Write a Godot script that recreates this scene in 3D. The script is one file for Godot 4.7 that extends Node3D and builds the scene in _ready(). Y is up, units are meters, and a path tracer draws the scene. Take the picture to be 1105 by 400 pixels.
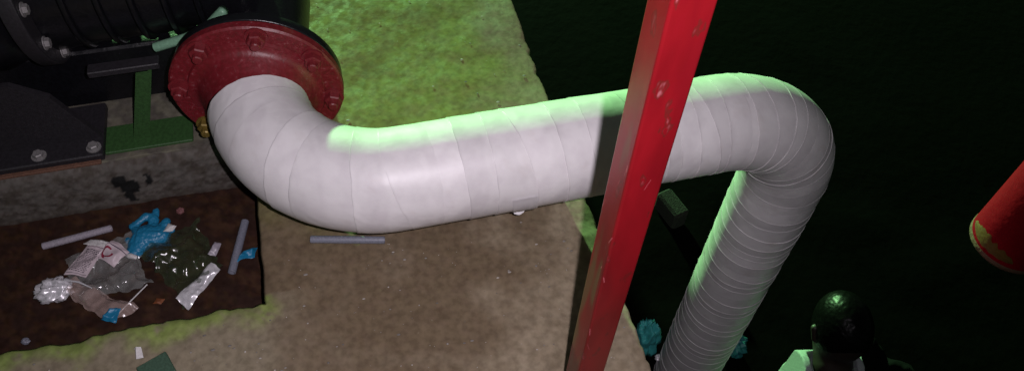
extends Node3D
# A flash photograph at night: a tape-wrapped pipe leaves a red flange, crosses a muddy slab and drops into a pit.

var used := {}
var M := {}
var ns := FastNoiseLite.new()
var rng := RandomNumberGenerator.new()

# ------------------------------------------------------------------ mesh building
class Shape:
	var v := PackedVector3Array()
	var n := PackedVector3Array()
	var c := PackedColorArray()
	var uv := PackedVector2Array()
	var ix := PackedInt32Array()
	var colored := false
	var has_uv := false

	func grid(p: PackedVector3Array, nu: int, nv: int, closed := false, cols := PackedColorArray(), uvs := PackedVector2Array()) -> void:
		# p[i * nv + j]; closed joins the last row j to the first
		var base := v.size()
		var nn := PackedVector3Array()
		nn.resize(p.size())
		var jm := nv if closed else nv - 1
		for i in nu - 1:
			for j in jm:
				var j2 := (j + 1) % nv
				var a := i * nv + j
				var b := (i + 1) * nv + j
				var d := i * nv + j2
				var e := (i + 1) * nv + j2
				var m1 := (p[b] - p[a]).cross(p[e] - p[a])
				var m2 := (p[e] - p[a]).cross(p[d] - p[a])
				nn[a] += m1 + m2
				nn[b] += m1
				nn[e] += m1 + m2
				nn[d] += m2
				ix.append_array(PackedInt32Array([base + a, base + e, base + b, base + a, base + d, base + e]))
		v.append_array(p)
		for k in nn.size():
			n.append(nn[k].normalized() if nn[k].length_squared() > 1e-20 else Vector3.UP)
		put_extra(p.size(), cols, uvs)

	func put_extra(count: int, cols: PackedColorArray, uvs: PackedVector2Array) -> void:
		if cols.size():
			colored = true
			c.append_array(cols)
		else:
			for k in count: c.append(Color.WHITE)
		if uvs.size():
			has_uv = true
			uv.append_array(uvs)
		else:
			for k in count: uv.append(Vector2.ZERO)

	func face(pts: Array, outward: Vector3) -> void:
		# a flat convex polygon
		var nm: Vector3 = (pts[1] - pts[0]).cross(pts[2] - pts[0])
		if nm.length_squared() < 1e-20: return
		nm = nm.normalized()
		var q := pts.duplicate()
		if nm.dot(outward) < 0.0:
			q.reverse()
			nm = -nm
		var base := v.size()
		for p in q:
			v.append(p)
			n.append(nm)
		put_extra(q.size(), PackedColorArray(), PackedVector2Array())
		for k in range(1, q.size() - 1):
			ix.append_array(PackedInt32Array([base, base + k + 1, base + k]))

	func box(at: Vector3, size: Vector3, bevel := 0.003, b := Basis.IDENTITY) -> void:
		var h := size * 0.5
		var e := minf(bevel, minf(h.x, minf(h.y, h.z)) * 0.45)
		var cs := {}
		for sx in [-1, 1]: for sy in [-1, 1]: for sz in [-1, 1]:
			var s := Vector3(sx, sy, sz)
			var w := Vector3(h.x, h.y, h.z)
			for ax in 3:
				var q := s * (w - Vector3(e, e, e))
				q[ax] = s[ax] * w[ax]
				cs[[sx, sy, sz, ax]] = at + b * q
		for ax in 3:
			var u := (ax + 1) % 3
			var t := (ax + 2) % 3
			for s in [-1, 1]:
				var loop := []
				for k in [[-1, -1], [1, -1], [1, 1], [-1, 1]]:
					var key := [0, 0, 0, ax]
					key[ax] = s
					key[u] = k[0]
					key[t] = k[1]
					loop.append(cs[key])
				var o := Vector3.ZERO
				o[ax] = s
				face(loop, b * o)
			for su in [-1, 1]: for st in [-1, 1]:   # edges along ax
				var loop := []
				for k in [[-1, u], [1, u], [1, t], [-1, t]]:
					var key := [0, 0, 0, k[1]]
					key[ax] = k[0]
					key[u] = su
					key[t] = st
					loop.append(cs[key])
				var o := Vector3.ZERO
				o[u] = su
				o[t] = st
				face(loop, b * o)
		for sx in [-1, 1]: for sy in [-1, 1]: for sz in [-1, 1]:
			face([cs[[sx, sy, sz, 0]], cs[[sx, sy, sz, 1]], cs[[sx, sy, sz, 2]]], b * Vector3(sx, sy, sz))

	func lathe(profile: Array, seg: int, xf: Transform3D, flat := false) -> void:
		# profile of Vector2(radius, height); sharp corners by repeating a point
		var runs := [[profile[0]]]
		for k in range(1, profile.size()):
			if profile[k].is_equal_approx(profile[k - 1]): runs.append([profile[k]])
			else: runs[-1].append(profile[k])
		for run in runs:
			if run.size() < 2: continue
			if flat:
				for i in run.size() - 1:
					for j in seg:
						var a0 := TAU * j / seg
						var a1 := TAU * (j + 1) / seg
						var q := []
						for w in [[run[i], a0], [run[i + 1], a0], [run[i + 1], a1], [run[i], a1]]:
							q.append(xf * Vector3(w[0].x * cos(w[1]), w[0].y, w[0].x * sin(w[1])))
						var am := (a0 + a1) * 0.5
						var d: Vector2 = run[i + 1] - run[i]
						var out := xf.basis * Vector3(-d.y * cos(am) * -1.0, -d.x, -d.y * sin(am) * -1.0)
						if q[0].distance_to(q[3]) < 1e-7: q.remove_at(3)
						elif q[1].distance_to(q[2]) < 1e-7: q.remove_at(2)
						face(q, out)
			else:
				var p := PackedVector3Array()
				for r in run:
					for j in seg:
						var a := TAU * j / seg
						p.append(xf * Vector3(r.x * cos(a), r.y, r.x * sin(a)))
				grid(p, run.size(), seg, true)

	func tube(path: Array, radii: Array, seg := 12, caps := true) -> void:
		var p := PackedVector3Array()
		var u := Vector3.ZERO
		for i in path.size():
			var t: Vector3 = (path[mini(i + 1, path.size() - 1)] - path[maxi(i - 1, 0)]).normalized()
			if i == 0: u = t.cross(Vector3.UP if absf(t.y) < 0.9 else Vector3.RIGHT).normalized()
			u = (u - t * u.dot(t)).normalized()
			var w := t.cross(u)
			var r: float = radii[mini(i, radii.size() - 1)]
			if i == 0 and caps:
				for j in seg: p.append(path[i])
			for j in seg:
				p.append(path[i] + (u * cos(TAU * j / seg) + w * sin(TAU * j / seg)) * r)
			if i == path.size() - 1 and caps:
				for j in seg: p.append(path[i])
		grid(p, p.size() / seg, seg, true)

	func plate(poly: Array, thick: float, xf: Transform3D) -> void:
		# a convex outline in x and y, given thickness along z
		var f := []
		var b := []
		for q in poly:
			f.append(xf * Vector3(q.x, q.y, thick * 0.5))
			b.append(xf * Vector3(q.x, q.y, -thick * 0.5))
		face(f, xf.basis.z)
		face(b, -xf.basis.z)
		var mid := Vector2.ZERO
		for q in poly: mid += q / poly.size()
		for k in poly.size():
			var k2 := (k + 1) % poly.size()
			var o: Vector2 = (poly[k] + poly[k2]) * 0.5 - mid
			face([f[k], f[k2], b[k2], b[k]], xf.basis * Vector3(o.x, o.y, 0))

	func nets(f: Callable, lo: Vector3, hi: Vector3, h: float) -> void:
		var nx := int(ceil((hi.x - lo.x) / h / 4.0)) * 4
		var ny := int(ceil((hi.y - lo.y) / h / 4.0)) * 4
		var nz := int(ceil((hi.z - lo.z) / h / 4.0)) * 4
		var val := PackedFloat32Array()
		val.resize(nx * ny * nz)
		for bi in range(0, nx, 4): for bj in range(0, ny, 4): for bk in range(0, nz, 4):
			var d0: float = f.call(lo + Vector3(bi + 1.5, bj + 1.5, bk + 1.5) * h)
			var near := absf(d0) < h * 5.0
			for i in 4: for j in 4: for k in 4:
				val[((bi + i) * ny + bj + j) * nz + bk + k] = f.call(lo + Vector3(bi + i, bj + j, bk + k) * h) if near else d0
		var at := {}
		var base := v.size()
		var off := [0, nz * ny, nz, nz * ny + nz, 1, nz * ny + 1, nz + 1, nz * ny + nz + 1]
		var edges := [[0, 1], [2, 3], [4, 5], [6, 7], [0, 2], [1, 3], [4, 6], [5, 7], [0, 4], [1, 5], [2, 6], [3, 7]]
		var cnt := 0
		for i in nx - 1: for j in ny - 1: for k in nz - 1:
			var id := (i * ny + j) * nz + k
			var neg := 0
			for o in off:
				if val[id + o] < 0.0: neg += 1
			if neg == 0 or neg == 8: continue
			var sum := Vector3.ZERO
			var m := 0
			for e in edges:
				var a := val[id + off[e[0]]]
				var b := val[id + off[e[1]]]
				if (a < 0.0) == (b < 0.0): continue
				var t := a / (a - b)
				var pa := Vector3(e[0] & 1, (e[0] >> 1) & 1, e[0] >> 2)
				var pb := Vector3(e[1] & 1, (e[1] >> 1) & 1, e[1] >> 2)
				sum += pa.lerp(pb, t)
				m += 1
			var p := lo + (Vector3(i, j, k) + sum / m) * h
			at[id] = base + cnt
			cnt += 1
			v.append(p)
			var q := h * 0.5
			n.append(Vector3(f.call(p + Vector3(q, 0, 0)) - f.call(p - Vector3(q, 0, 0)), f.call(p + Vector3(0, q, 0)) - f.call(p - Vector3(0, q, 0)), f.call(p + Vector3(0, 0, q)) - f.call(p - Vector3(0, 0, q))).normalized())
		put_extra(cnt, PackedColorArray(), PackedVector2Array())
		var step := [nz * ny, nz, 1]
		for i in range(1, nx - 1): for j in range(1, ny - 1): for k in range(1, nz - 1):
			var id := (i * ny + j) * nz + k
			var a := val[id]
			for ax in 3:
				var b := val[id + step[ax]]
				if (a < 0.0) == (b < 0.0): continue
				var u: int = step[(ax + 1) % 3]
				var w: int = step[(ax + 2) % 3]
				if not (at.has(id) and at.has(id - u) and at.has(id - w) and at.has(id - u - w)): continue
				var q := [at[id], at[id - u], at[id - u - w], at[id - w]]
				if a < 0.0: q.reverse()
				ix.append_array(PackedInt32Array([q[0], q[1], q[2], q[0], q[2], q[3]]))

	func mesh() -> ArrayMesh:
		var a := []
		a.resize(Mesh.ARRAY_MAX)
		a[Mesh.ARRAY_VERTEX] = v
		a[Mesh.ARRAY_NORMAL] = n
		if colored: a[Mesh.ARRAY_COLOR] = c
		if has_uv: a[Mesh.ARRAY_TEX_UV] = uv
		a[Mesh.ARRAY_INDEX] = ix
		var m := ArrayMesh.new()
		m.add_surface_from_arrays(Mesh.PRIMITIVE_TRIANGLES, a)
		return m

# ------------------------------------------------------------------ scene helpers
func numbered(called: String) -> String:
	used[called] = used.get(called, 0) + 1
	return called if used[called] == 1 else "%s_%03d" % [called, used[called] - 1]

func obj(called: String, s, m: Material, parent: Node = self) -> MeshInstance3D:
	var o := MeshInstance3D.new()
	o.mesh = s.mesh() if s is Shape else s
	o.material_override = m
	o.cast_shadow = GeometryInstance3D.SHADOW_CASTING_SETTING_ON
	if parent == self:
		o.name = numbered(called)
	else:
		var taken := 0
		for ch in parent.get_children():
			if String(ch.name).trim_suffix("_" + String(ch.name).get_slice("_", String(ch.name).get_slice_count("_") - 1)) == called or ch.name == called: taken += 1
		o.name = called if taken == 0 else "%s_%03d" % [called, taken]
	parent.add_child(o, true)
	return o

func tag(o: Node, label: String, category: String, group := "") -> Node:
	o.set_meta("label", label)
	o.set_meta("category", category)
	if group: o.set_meta("group", group)
	return o

func thing(called: String, label: String, category: String, at := Vector3.ZERO, turn := 0.0, group := "") -> Node3D:
	var o := Node3D.new()
	o.name = numbered(called)
	add_child(o)
	o.position = at
	o.rotation.y = turn
	tag(o, label, category, group)
	return o

func struct(called: String, s: Shape, m: Material) -> MeshInstance3D:
	var o := obj(called, s, m)
	o.set_meta("kind", "structure")
	return o

func fractal(freq: float, octaves := 4, kind := FastNoiseLite.FRACTAL_FBM, sd := 1) -> FastNoiseLite:
	var f := FastNoiseLite.new()
	f.noise_type = FastNoiseLite.TYPE_SIMPLEX_SMOOTH
	f.fractal_type = kind
	f.fractal_octaves = octaves
	f.frequency = freq
	f.seed = sd
	return f

func noise_tex(freq: float, stops: Array, octaves := 5, as_normal := false, strength := 4.0, kind := FastNoiseLite.FRACTAL_FBM, sd := 3) -> NoiseTexture2D:
	var t := NoiseTexture2D.new()
	t.width = 512
	t.height = 512
	t.seamless = true
	t.noise = fractal(freq, octaves, kind, sd)
	if as_normal:
		t.as_normal_map = true
		t.bump_strength = strength
	elif stops.size():
		var g := Gradient.new()
		g.offsets = PackedFloat32Array()
		g.colors = PackedColorArray()
		var offs := PackedFloat32Array()
		var cols := PackedColorArray()
		for s in stops:
			offs.append(s[0])
			cols.append(s[1])
		g.offsets = offs
		g.colors = cols
		t.color_ramp = g
	return t

func lin(r: float, g: float, b: float) -> Color:
	return Color(r, g, b).linear_to_srgb()

func mat(col: Color, rough: float, metal := 0.0, opts := {}) -> StandardMaterial3D:
	var m := StandardMaterial3D.new()
	m.albedo_color = col
	m.roughness = rough
	m.metallic = metal
	if opts.has("tex"): m.albedo_texture = opts.tex
	if opts.has("normal"):
		m.normal_enabled = true
		m.normal_texture = opts.normal
		m.normal_scale = opts.get("depth", 1.0)
	if opts.has("rough_tex"):
		m.roughness_texture = opts.rough_tex
	if opts.has("scale"):
		m.uv1_triplanar = true
		m.uv1_scale = Vector3.ONE * opts.scale
	if opts.get("vertex", false): m.vertex_color_use_as_albedo = true
	if opts.has("spec"): m.metallic_specular = opts.spec
	if opts.has("alpha"):
		m.transparency = BaseMaterial3D.TRANSPARENCY_ALPHA
		m.albedo_color.a = opts.alpha
		m.cull_mode = BaseMaterial3D.CULL_DISABLED
	if opts.has("back"):
		m.backlight_enabled = true
		m.backlight = opts.back
	return m

static func smin(a: float, b: float, k: float) -> float:
	var h := maxf(k - absf(a - b), 0.0) / k
	return minf(a, b) - h * h * k * 0.25

static func capsule(p: Vector3, a: Vector3, b: Vector3, ra: float, rb: float) -> float:
	var ab := b - a
	var t := clampf((p - a).dot(ab) / ab.length_squared(), 0.0, 1.0)
	return p.distance_to(a + ab * t) - lerpf(ra, rb, t)

# ------------------------------------------------------------------ the pipe's centre line
const PIPE_Y := 0.21
const PIPE_Z := -1.025
const R_PIPE := 0.1055
const R_ONE := 0.27
const C_ONE := 0.085
const AL := 0.2269       # the flange is turned by 13 degrees
const X_DOWN := 1.02
const R_TWO := 0.25
const PIT_Y := -1.25

func pipe_at(s: float) -> Array:   # [point, tangent, up-ish normal]
	var l1 := R_ONE * (PI / 2 + AL)
	var l2 := X_DOWN - R_TWO - C_ONE
	var l3 := R_TWO * PI / 2
	var cz := PIPE_Z - R_ONE
	if s < l1:
		var ps := (PI / 2 + AL) - s / R_ONE
		return [Vector3(C_ONE - R_ONE * sin(ps), PIPE_Y, cz + R_ONE * cos(ps)), Vector3(cos(ps), 0, sin(ps)), Vector3.UP]
	if s < l1 + l2:
		return [Vector3(C_ONE + s - l1, PIPE_Y, PIPE_Z), Vector3.RIGHT, Vector3.UP]
	if s < l1 + l2 + l3:
		var a := (s - l1 - l2) / R_TWO
		return [Vector3(X_DOWN - R_TWO + R_TWO * sin(a), PIPE_Y - R_TWO + R_TWO * cos(a), PIPE_Z), Vector3(cos(a), -sin(a), 0), Vector3(sin(a), cos(a), 0)]
	return [Vector3(X_DOWN, PIPE_Y - R_TWO - (s - l1 - l2 - l3), PIPE_Z), Vector3.DOWN, Vector3.RIGHT]

func _ready() -> void:
	rng.seed = 7
	ns = fractal(1.0, 4)
	camera_and_light()
	materials()
	ground()
	slab()
	wrapped_pipe()
	pump()
	red_steel()
	rubbish()
	pit_things()
	worker()

# ------------------------------------------------------------------ camera, sky, lights
func camera_and_light() -> void:
	var cam := Camera3D.new()
	cam.name = "camera"
	add_child(cam)
	var b := Basis(Vector3(0.968, 0.040, 0.246), Vector3(0.173, 0.604, -0.778), Vector3(-0.180, 0.796, 0.578)).orthonormalized()
	cam.transform = Transform3D(b, Vector3(0, 1.53, 0))
	cam.fov = 25.62
	cam.near = 0.05
	cam.far = 400.0
	cam.current = true
	var env := Environment.new()
	env.background_mode = Environment.BG_SKY
	var sk := ProceduralSkyMaterial.new()
	sk.sky_top_color = Color(0.13, 0.155, 0.14)
	sk.sky_horizon_color = Color(0.16, 0.19, 0.16)
	sk.ground_bottom_color = Color(0.03, 0.03, 0.03)
	sk.ground_horizon_color = Color(0.10, 0.12, 0.10)
	sk.sun_angle_max = 1.0
	var sky := Sky.new()
	sky.sky_material = sk
	env.sky = sky
	env.background_energy_multiplier = 1.0
	env.tonemap_mode = Environment.TONE_MAPPER_LINEAR
	env.tonemap_exposure = 1.6
	env.sdfgi_enabled = true
	env.ssao_enabled = true
	env.ssil_enabled = true
	var we := WorldEnvironment.new()
	we.name = "environment"
	we.environment = env
	add_child(we)
	# the distant green floodlight of the works, low behind the pump
	var sun := DirectionalLight3D.new()
	sun.name = "green_floodlight"
	add_child(sun)
	var to := Vector3(0.13, -0.18, 1.0).normalized()
	sun.transform = Transform3D(Basis.looking_at(to, Vector3.UP), Vector3(-1, 3, -5))
	sun.light_color = lin(0.40, 1.0, 0.38)
	sun.light_energy = 1.6
	sun.light_angular_distance = 1.5
	sun.sky_mode = DirectionalLight3D.SKY_MODE_LIGHT_ONLY
	sun.shadow_enabled = true
	# the camera's flash
	var fl := SpotLight3D.new()
	fl.name = "camera_flash"
	add_child(fl)
	var at := cam.position + b.x * 0.064 + b.y * 0.03
	var aim := Vector3(-0.01, 0.10, -1.13)
	fl.transform = Transform3D(Basis.looking_at((aim - at).normalized(), Vector3.UP), at)
	fl.light_color = lin(1.0, 0.905, 1.0)
	fl.light_energy = 1.5
	fl.spot_angle = 44.0
	fl.spot_angle_attenuation = 1.0
	fl.spot_range = 30.0
	fl.spot_attenuation = 2.0
	fl.light_size = 0.008
	fl.shadow_enabled = true

func materials() -> void:
	var W := Color.WHITE
	var grain := noise_tex(0.02, [[0.2, Color(0.86, 0.855, 0.85)], [0.5, Color(0.94, 0.94, 0.935)], [0.8, W]], 6)
	var fine := noise_tex(0.09, [[0.3, Color(0.86, 0.86, 0.86)], [0.65, W]], 3, false, 0.0, FastNoiseLite.FRACTAL_FBM, 9)
	var rough_n := noise_tex(0.03, [], 6, true, 6.0)
	var soft_n := noise_tex(0.012, [], 4, true, 3.0, FastNoiseLite.FRACTAL_FBM, 12)
	var film_n := noise_tex(0.014, [], 3, true, 8.0, FastNoiseLite.FRACTAL_RIDGED, 5)
	var wet := noise_tex(0.012, [[0.3, Color(0.5, 0.5, 0.5)], [0.7, Color(0.9, 0.9, 0.9)]], 5, false, 0.0, FastNoiseLite.FRACTAL_FBM, 21)
	M.slab = mat(W, 1.0, 0.0, {"tex": grain, "normal": rough_n, "depth": 0.13, "scale": 4.0, "vertex": true, "rough_tex": wet, "spec": 0.22})
	M.mud = mat(lin(0.0013, 0.0012, 0.001), 0.95, 0.0, {"tex": grain, "normal": rough_n, "depth": 0.12, "scale": 0.9, "spec": 0.12})
	M.tapes = []
	for k in 7:
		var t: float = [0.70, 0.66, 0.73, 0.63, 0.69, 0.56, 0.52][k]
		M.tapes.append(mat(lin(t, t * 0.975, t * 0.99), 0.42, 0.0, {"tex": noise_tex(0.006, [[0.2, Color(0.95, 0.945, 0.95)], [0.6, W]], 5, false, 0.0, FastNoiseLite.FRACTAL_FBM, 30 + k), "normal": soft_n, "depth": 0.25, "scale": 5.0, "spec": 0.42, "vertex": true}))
	var worn := noise_tex(0.022, [[0.12, lin(0.10, 0.012, 0.012)], [0.36, lin(0.125, 0.007, 0.011)], [0.60, lin(0.15, 0.008, 0.014)], [0.76, lin(0.165, 0.018, 0.024)], [0.90, lin(0.24, 0.085, 0.09)]], 5, false, 0.0, FastNoiseLite.FRACTAL_FBM, 77)
	M.flange = mat(W, 0.45, 0.0, {"tex": worn, "normal": rough_n, "depth": 0.25, "scale": 6.0})
	M.flange_back = mat(lin(0.09, 0.008, 0.012), 0.45, 0.0, {"tex": fine, "scale": 9.0})
	M.flange_nut = mat(lin(0.16, 0.013, 0.018), 0.45, 0.0, {"tex": grain, "scale": 14.0})
	M.brass = mat(lin(0.20, 0.14, 0.03), 0.45, 0.4, {"tex": grain, "scale": 14.0})
	M.iron = mat(lin(0.006, 0.006, 0.008), 0.3, 0.0, {"tex": grain, "normal": rough_n, "depth": 0.25, "scale": 6.0})
	M.iron_grey = mat(lin(0.020, 0.018, 0.022), 0.5, 0.0, {"tex": grain, "normal": rough_n, "depth": 0.25, "scale": 8.0})
	M.zinc = mat(lin(0.26, 0.25, 0.25), 0.5, 0.3, {"tex": grain, "normal": soft_n, "scale": 14.0})
	M.green_lit_steel = mat(lin(0.028, 0.085, 0.020), 0.6, 0.0, {"tex": grain, "normal": rough_n, "depth": 0.25, "scale": 9.0})  # green light on leg and foot plate, put into the steel's colour
	M.mint_lit_steel = mat(lin(0.22, 0.42, 0.28), 0.4, 0.0, {"tex": grain, "normal": soft_n, "scale": 12.0})  # green light on stay and lug, put into their pale colour
	M.rust = mat(lin(0.14, 0.065, 0.04), 0.8, 0.0, {"tex": grain, "normal": rough_n, "scale": 9.0})
	M.yellow = mat(lin(0.15, 0.07, 0.012), 0.5, 0.0, {"tex": grain, "normal": soft_n, "scale": 18.0})
	M.red_tube = mat(lin(0.27, 0.003, 0.011), 0.6, 0.0, {"tex": fine, "normal": soft_n, "scale": 12.0, "spec": 0.15})
	M.blue = mat(lin(0.010, 0.16, 0.30), 0.42, 0.0, {"normal": film_n, "depth": 0.5, "scale": 7.0})
	M.teal = mat(lin(0.05, 0.34, 0.34), 0.4, 0.0, {"normal": film_n, "depth": 0.7, "scale": 7.0})  # blue plastic with green light mixed into its colour
	M.teal_dim = mat(lin(0.02, 0.12, 0.16), 0.5, 0.0, {"normal": film_n, "depth": 0.5, "scale": 7.0})
	M.film = mat(lin(0.75, 0.78, 0.76), 0.14, 0.0, {"alpha": 0.15, "normal": film_n, "depth": 0.35, "scale": 3.0})
	M.film_brown = mat(lin(0.55, 0.40, 0.36), 0.2, 0.0, {"alpha": 0.42, "normal": film_n, "depth": 0.35, "scale": 3.0})
	M.film_green = mat(lin(0.05, 0.075, 0.035), 0.2, 0.0, {"alpha": 0.34, "normal": film_n, "depth": 0.35, "scale": 3.0})
	M.foil = mat(lin(0.88, 0.86, 0.9), 0.34, 0.35, {"tex": fine, "scale": 9.0})
	M.plastic = mat(lin(0.34, 0.31, 0.36), 0.38, 0.0, {"tex": grain, "scale": 16.0})
	M.plastic_dim = mat(lin(0.20, 0.21, 0.26), 0.36, 0.0, {"tex": grain, "scale": 16.0})
	M.white = mat(lin(0.62, 0.6, 0.6), 0.5, 0.0, {"tex": grain, "scale": 16.0})
	M.carton_green = mat(lin(0.05, 0.10, 0.065), 0.5, 0.0, {"tex": grain, "scale": 16.0})
	M.orange = mat(lin(0.20, 0.06, 0.02), 0.6, 0.0, {"tex": grain, "scale": 16.0})
	M.pink = mat(lin(0.20, 0.08, 0.08), 0.6, 0.0, {"tex": grain, "scale": 16.0})
	M.pebble = mat(W, 0.7, 0.0, {"tex": grain, "scale": 40.0, "vertex": true})
	M.skin = mat(lin(0.020, 0.012, 0.009), 0.55, 0.0, {"tex": fine, "scale": 20.0})
	M.hair = mat(lin(0.0018, 0.0017, 0.0017), 0.36, 0.0, {"tex": fine, "scale": 16.0, "spec": 0.22})
	M.cloth = mat(lin(0.34, 0.37, 0.38), 0.85, 0.0, {"tex": fine, "normal": soft_n, "depth": 0.6, "scale": 10.0})
	M.trousers = mat(lin(0.003, 0.003, 0.0035), 0.95, 0.0, {"tex": fine, "scale": 10.0, "spec": 0.15})
	M.brick = mat(lin(0.012, 0.010, 0.008), 0.95, 0.0, {"tex": grain, "normal": rough_n, "scale": 7.0})
	# painted steel with scuffs down to the primer, and a print of small lines
	var im := Image.create(256, 1024, false, Image.FORMAT_RGB8)
	var fn := fractal(0.012, 4, FastNoiseLite.FRACTAL_FBM, 44)
	var fd := fractal(0.006, 3, FastNoiseLite.FRACTAL_FBM, 45)
	var fs := fractal(0.05, 3, FastNoiseLite.FRACTAL_RIDGED, 46)
	for y in 1024:
		for x in 256:
			var base := Color(0.24, 0.006, 0.011)
			base = base * (0.86 + 0.28 * fn.get_noise_2d(x, y * 0.4))
			var sc := smoothstep(0.46, 0.64, fn.get_noise_2d(x * 1.7 + 300, y * 1.1)) * smoothstep(0.2, 0.75, fs.get_noise_2d(x, y * 0.5))
			base = base.lerp(Color(0.40, 0.16, 0.18), 0.6 * sc)
			var rust := smoothstep(0.38, 0.47, fn.get_noise_2d(x * 1.7 + 300, y * 1.1)) * (1.0 - smoothstep(0.46, 0.6, fn.get_noise_2d(x * 1.7 + 300, y * 1.1)))
			base = base.lerp(Color(0.07, 0.018, 0.012), 0.55 * rust)
			base = base.lerp(Color(0.15, 0.004, 0.009), 0.5 * smoothstep(0.1, 0.4, fd.get_noise_2d(x * 0.8 + 90, y * 0.35)))
			if x < 100 and y > 330:  # brown painted low on this face to shade it from the flash
				var dirt_shade := smoothstep(-0.15, 0.35, fd.get_noise_2d(x * 2.0, y * 0.6) + (y - 640.0) / 900.0)
				base = base.lerp(Color(0.12, 0.062, 0.034), 0.75 * dirt_shade)
			im.set_pixel(x, y, Color(base.r, base.g, base.b).linear_to_srgb())
	for k in 30:   # short bright scratches
		var x0 := rng.randf_range(4, 250)
		var y0 := rng.randf_range(4, 1010)
		var len := rng.randf_range(4, 20)
		var sl := rng.randf_range(-0.5, 0.5)
		for q in int(len):
			for w in (2 if k % 3 == 0 else 1):
				im.set_pixel(clampi(int(x0 + q * sl) + w, 0, 255), clampi(int(y0) + q, 0, 1023), Color(0.70, 0.36, 0.39))
	M.red_post = mat(W, 0.36, 0.0, {"tex": ImageTexture.create_from_image(im), "spec": 0.45})
	var lb := Image.create(128, 256, false, Image.FORMAT_RGB8)
	lb.fill(Color(0.74, 0.68, 0.70))
	for row in 17:
		var x0 := 16
		var dark := Color(0.22, 0.2, 0.24)
		while x0 < 108:
			var w := rng.randi_range(4, 15)
			lb.fill_rect(Rect2i(x0, 30 + row * 12, mini(w, 112 - x0), 7 if row < 3 else 5), dark)
			x0 += w + 4
	lb.fill_rect(Rect2i(6, 8, 116, 3), Color(0.25, 0.23, 0.27))
	lb.fill_rect(Rect2i(6, 240, 116, 3), Color(0.25, 0.23, 0.27))
	M.label = mat(W, 0.5, 0.0, {"tex": ImageTexture.create_from_image(lb)})
	var lg := Image.create(128, 128, false, Image.FORMAT_RGB8)
	lg.fill(Color(0.76, 0.70, 0.72))
	for y in 128:
		for x in 128:
			var d := Vector2(x - 50, y - 62)
			if d.length() < 33 - 5.0 * d.angle() / PI and d.length() > 21 and absf(d.angle() - 0.9) > 0.5:
				lg.set_pixel(x, y, Color(0.52, 0.16, 0.24))
			elif absf(d.x - 50) < 3 or absf(d.y + 46) < 3:
				lg.set_pixel(x, y, Color(0.3, 0.27, 0.32))
	M.logo = mat(W, 0.5, 0.0, {"tex": ImageTexture.create_from_image(lg)})

# ------------------------------------------------------------------ ground
func ground() -> void:
	var s := Shape.new()
	var xs := []
	for k in 61:
		var t := (k - 30) / 30.0
		xs.append(signf(t) * (absf(t) * 2.4 + pow(absf(t), 5) * 120.0))
	var p := PackedVector3Array()
	for x in xs:
		for z in xs:
			var X: float = x + 1.6
			var Z: float = z - 1.4
			p.append(Vector3(X, PIT_Y + 0.018 * ns.get_noise_2d(X * 3.0, Z * 3.0) * (1.0 if absf(x) < 6 else 0.0), Z))
	s.grid(p, xs.size(), xs.size())
	struct("pit_floor", s, M.mud)

func slab_color(x: float, y: float, z: float) -> Color:
	var a := ns.get_noise_2d(x * 5.0 + 11.0, z * 5.0)
	var b := ns.get_noise_2d(x * 17.0 - 5.0, z * 17.0 + 40.0)
	var d := ns.get_noise_2d(x * 48.0 + 9.0, z * 40.0)
	var brown := Color(0.172, 0.128, 0.082)
	brown = brown.lerp(Color(0.148, 0.107, 0.069), 0.7 * smoothstep(-0.2, 0.6, b))
	brown = brown.lerp(Color(0.200, 0.155, 0.105), 0.8 * smoothstep(-0.05, 0.6, a + 0.15 * d))
	# cleaner, greyer concrete towards the free edge and the near side
	var grey := Color(0.35, 0.29, 0.205).lerp(Color(0.30, 0.243, 0.168), smoothstep(-0.2, 0.4, b + 0.5 * d))
	var t := smoothstep(0.10, 0.50, x + 0.25 * a + 0.35 * (z + 0.8))
	var col := brown.lerp(grey, t * 0.8)
	# moss and damp on the far side of the pipe
	var far := smoothstep(-1.05, -1.3, z + 0.1 * a)
	var moss := Color(0.205, 0.215, 0.062).lerp(Color(0.220, 0.205, 0.078), smoothstep(-0.3, 0.6, b))
	moss = moss.lerp(Color(0.165, 0.150, 0.062), 0.6 * smoothstep(0.05, 0.6, a))
	moss = moss.lerp(Color(0.25, 0.21, 0.14), smoothstep(0.30, 0.48, x + 0.12 * a) * 0.8)
	col = col.lerp(moss, far)
	# dull kerb of the pump base
	if x < -0.2 and z < -1.37:
		col = col.lerp(Color(0.11, 0.10, 0.085).lerp(Color(0.17, 0.16, 0.12), smoothstep(-0.2, 0.3, b)), smoothstep(-0.22, -0.3, x))
	if z > -0.945: col = col.lerp(Color(0.30, 0.265, 0.19), 0.6 * smoothstep(-0.10, -0.32, x + 0.1 * a))
	# greener band along the near lip of the sump
	if z > -0.945 and x < -0.15:
		var m := smoothstep(-0.865, -0.925, z + 0.05 * a + 0.03 * b) * smoothstep(-0.2, -0.25, x + 0.04 * b) * smoothstep(-0.42, 0.05, b + 0.3 * d + 0.22)
		col = col.lerp(Color(0.25, 0.33, 0.085), 0.9 * m)
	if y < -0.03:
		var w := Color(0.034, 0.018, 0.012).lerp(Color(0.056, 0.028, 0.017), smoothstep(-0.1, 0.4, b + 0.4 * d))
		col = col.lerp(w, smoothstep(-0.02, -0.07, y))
	return col

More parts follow.
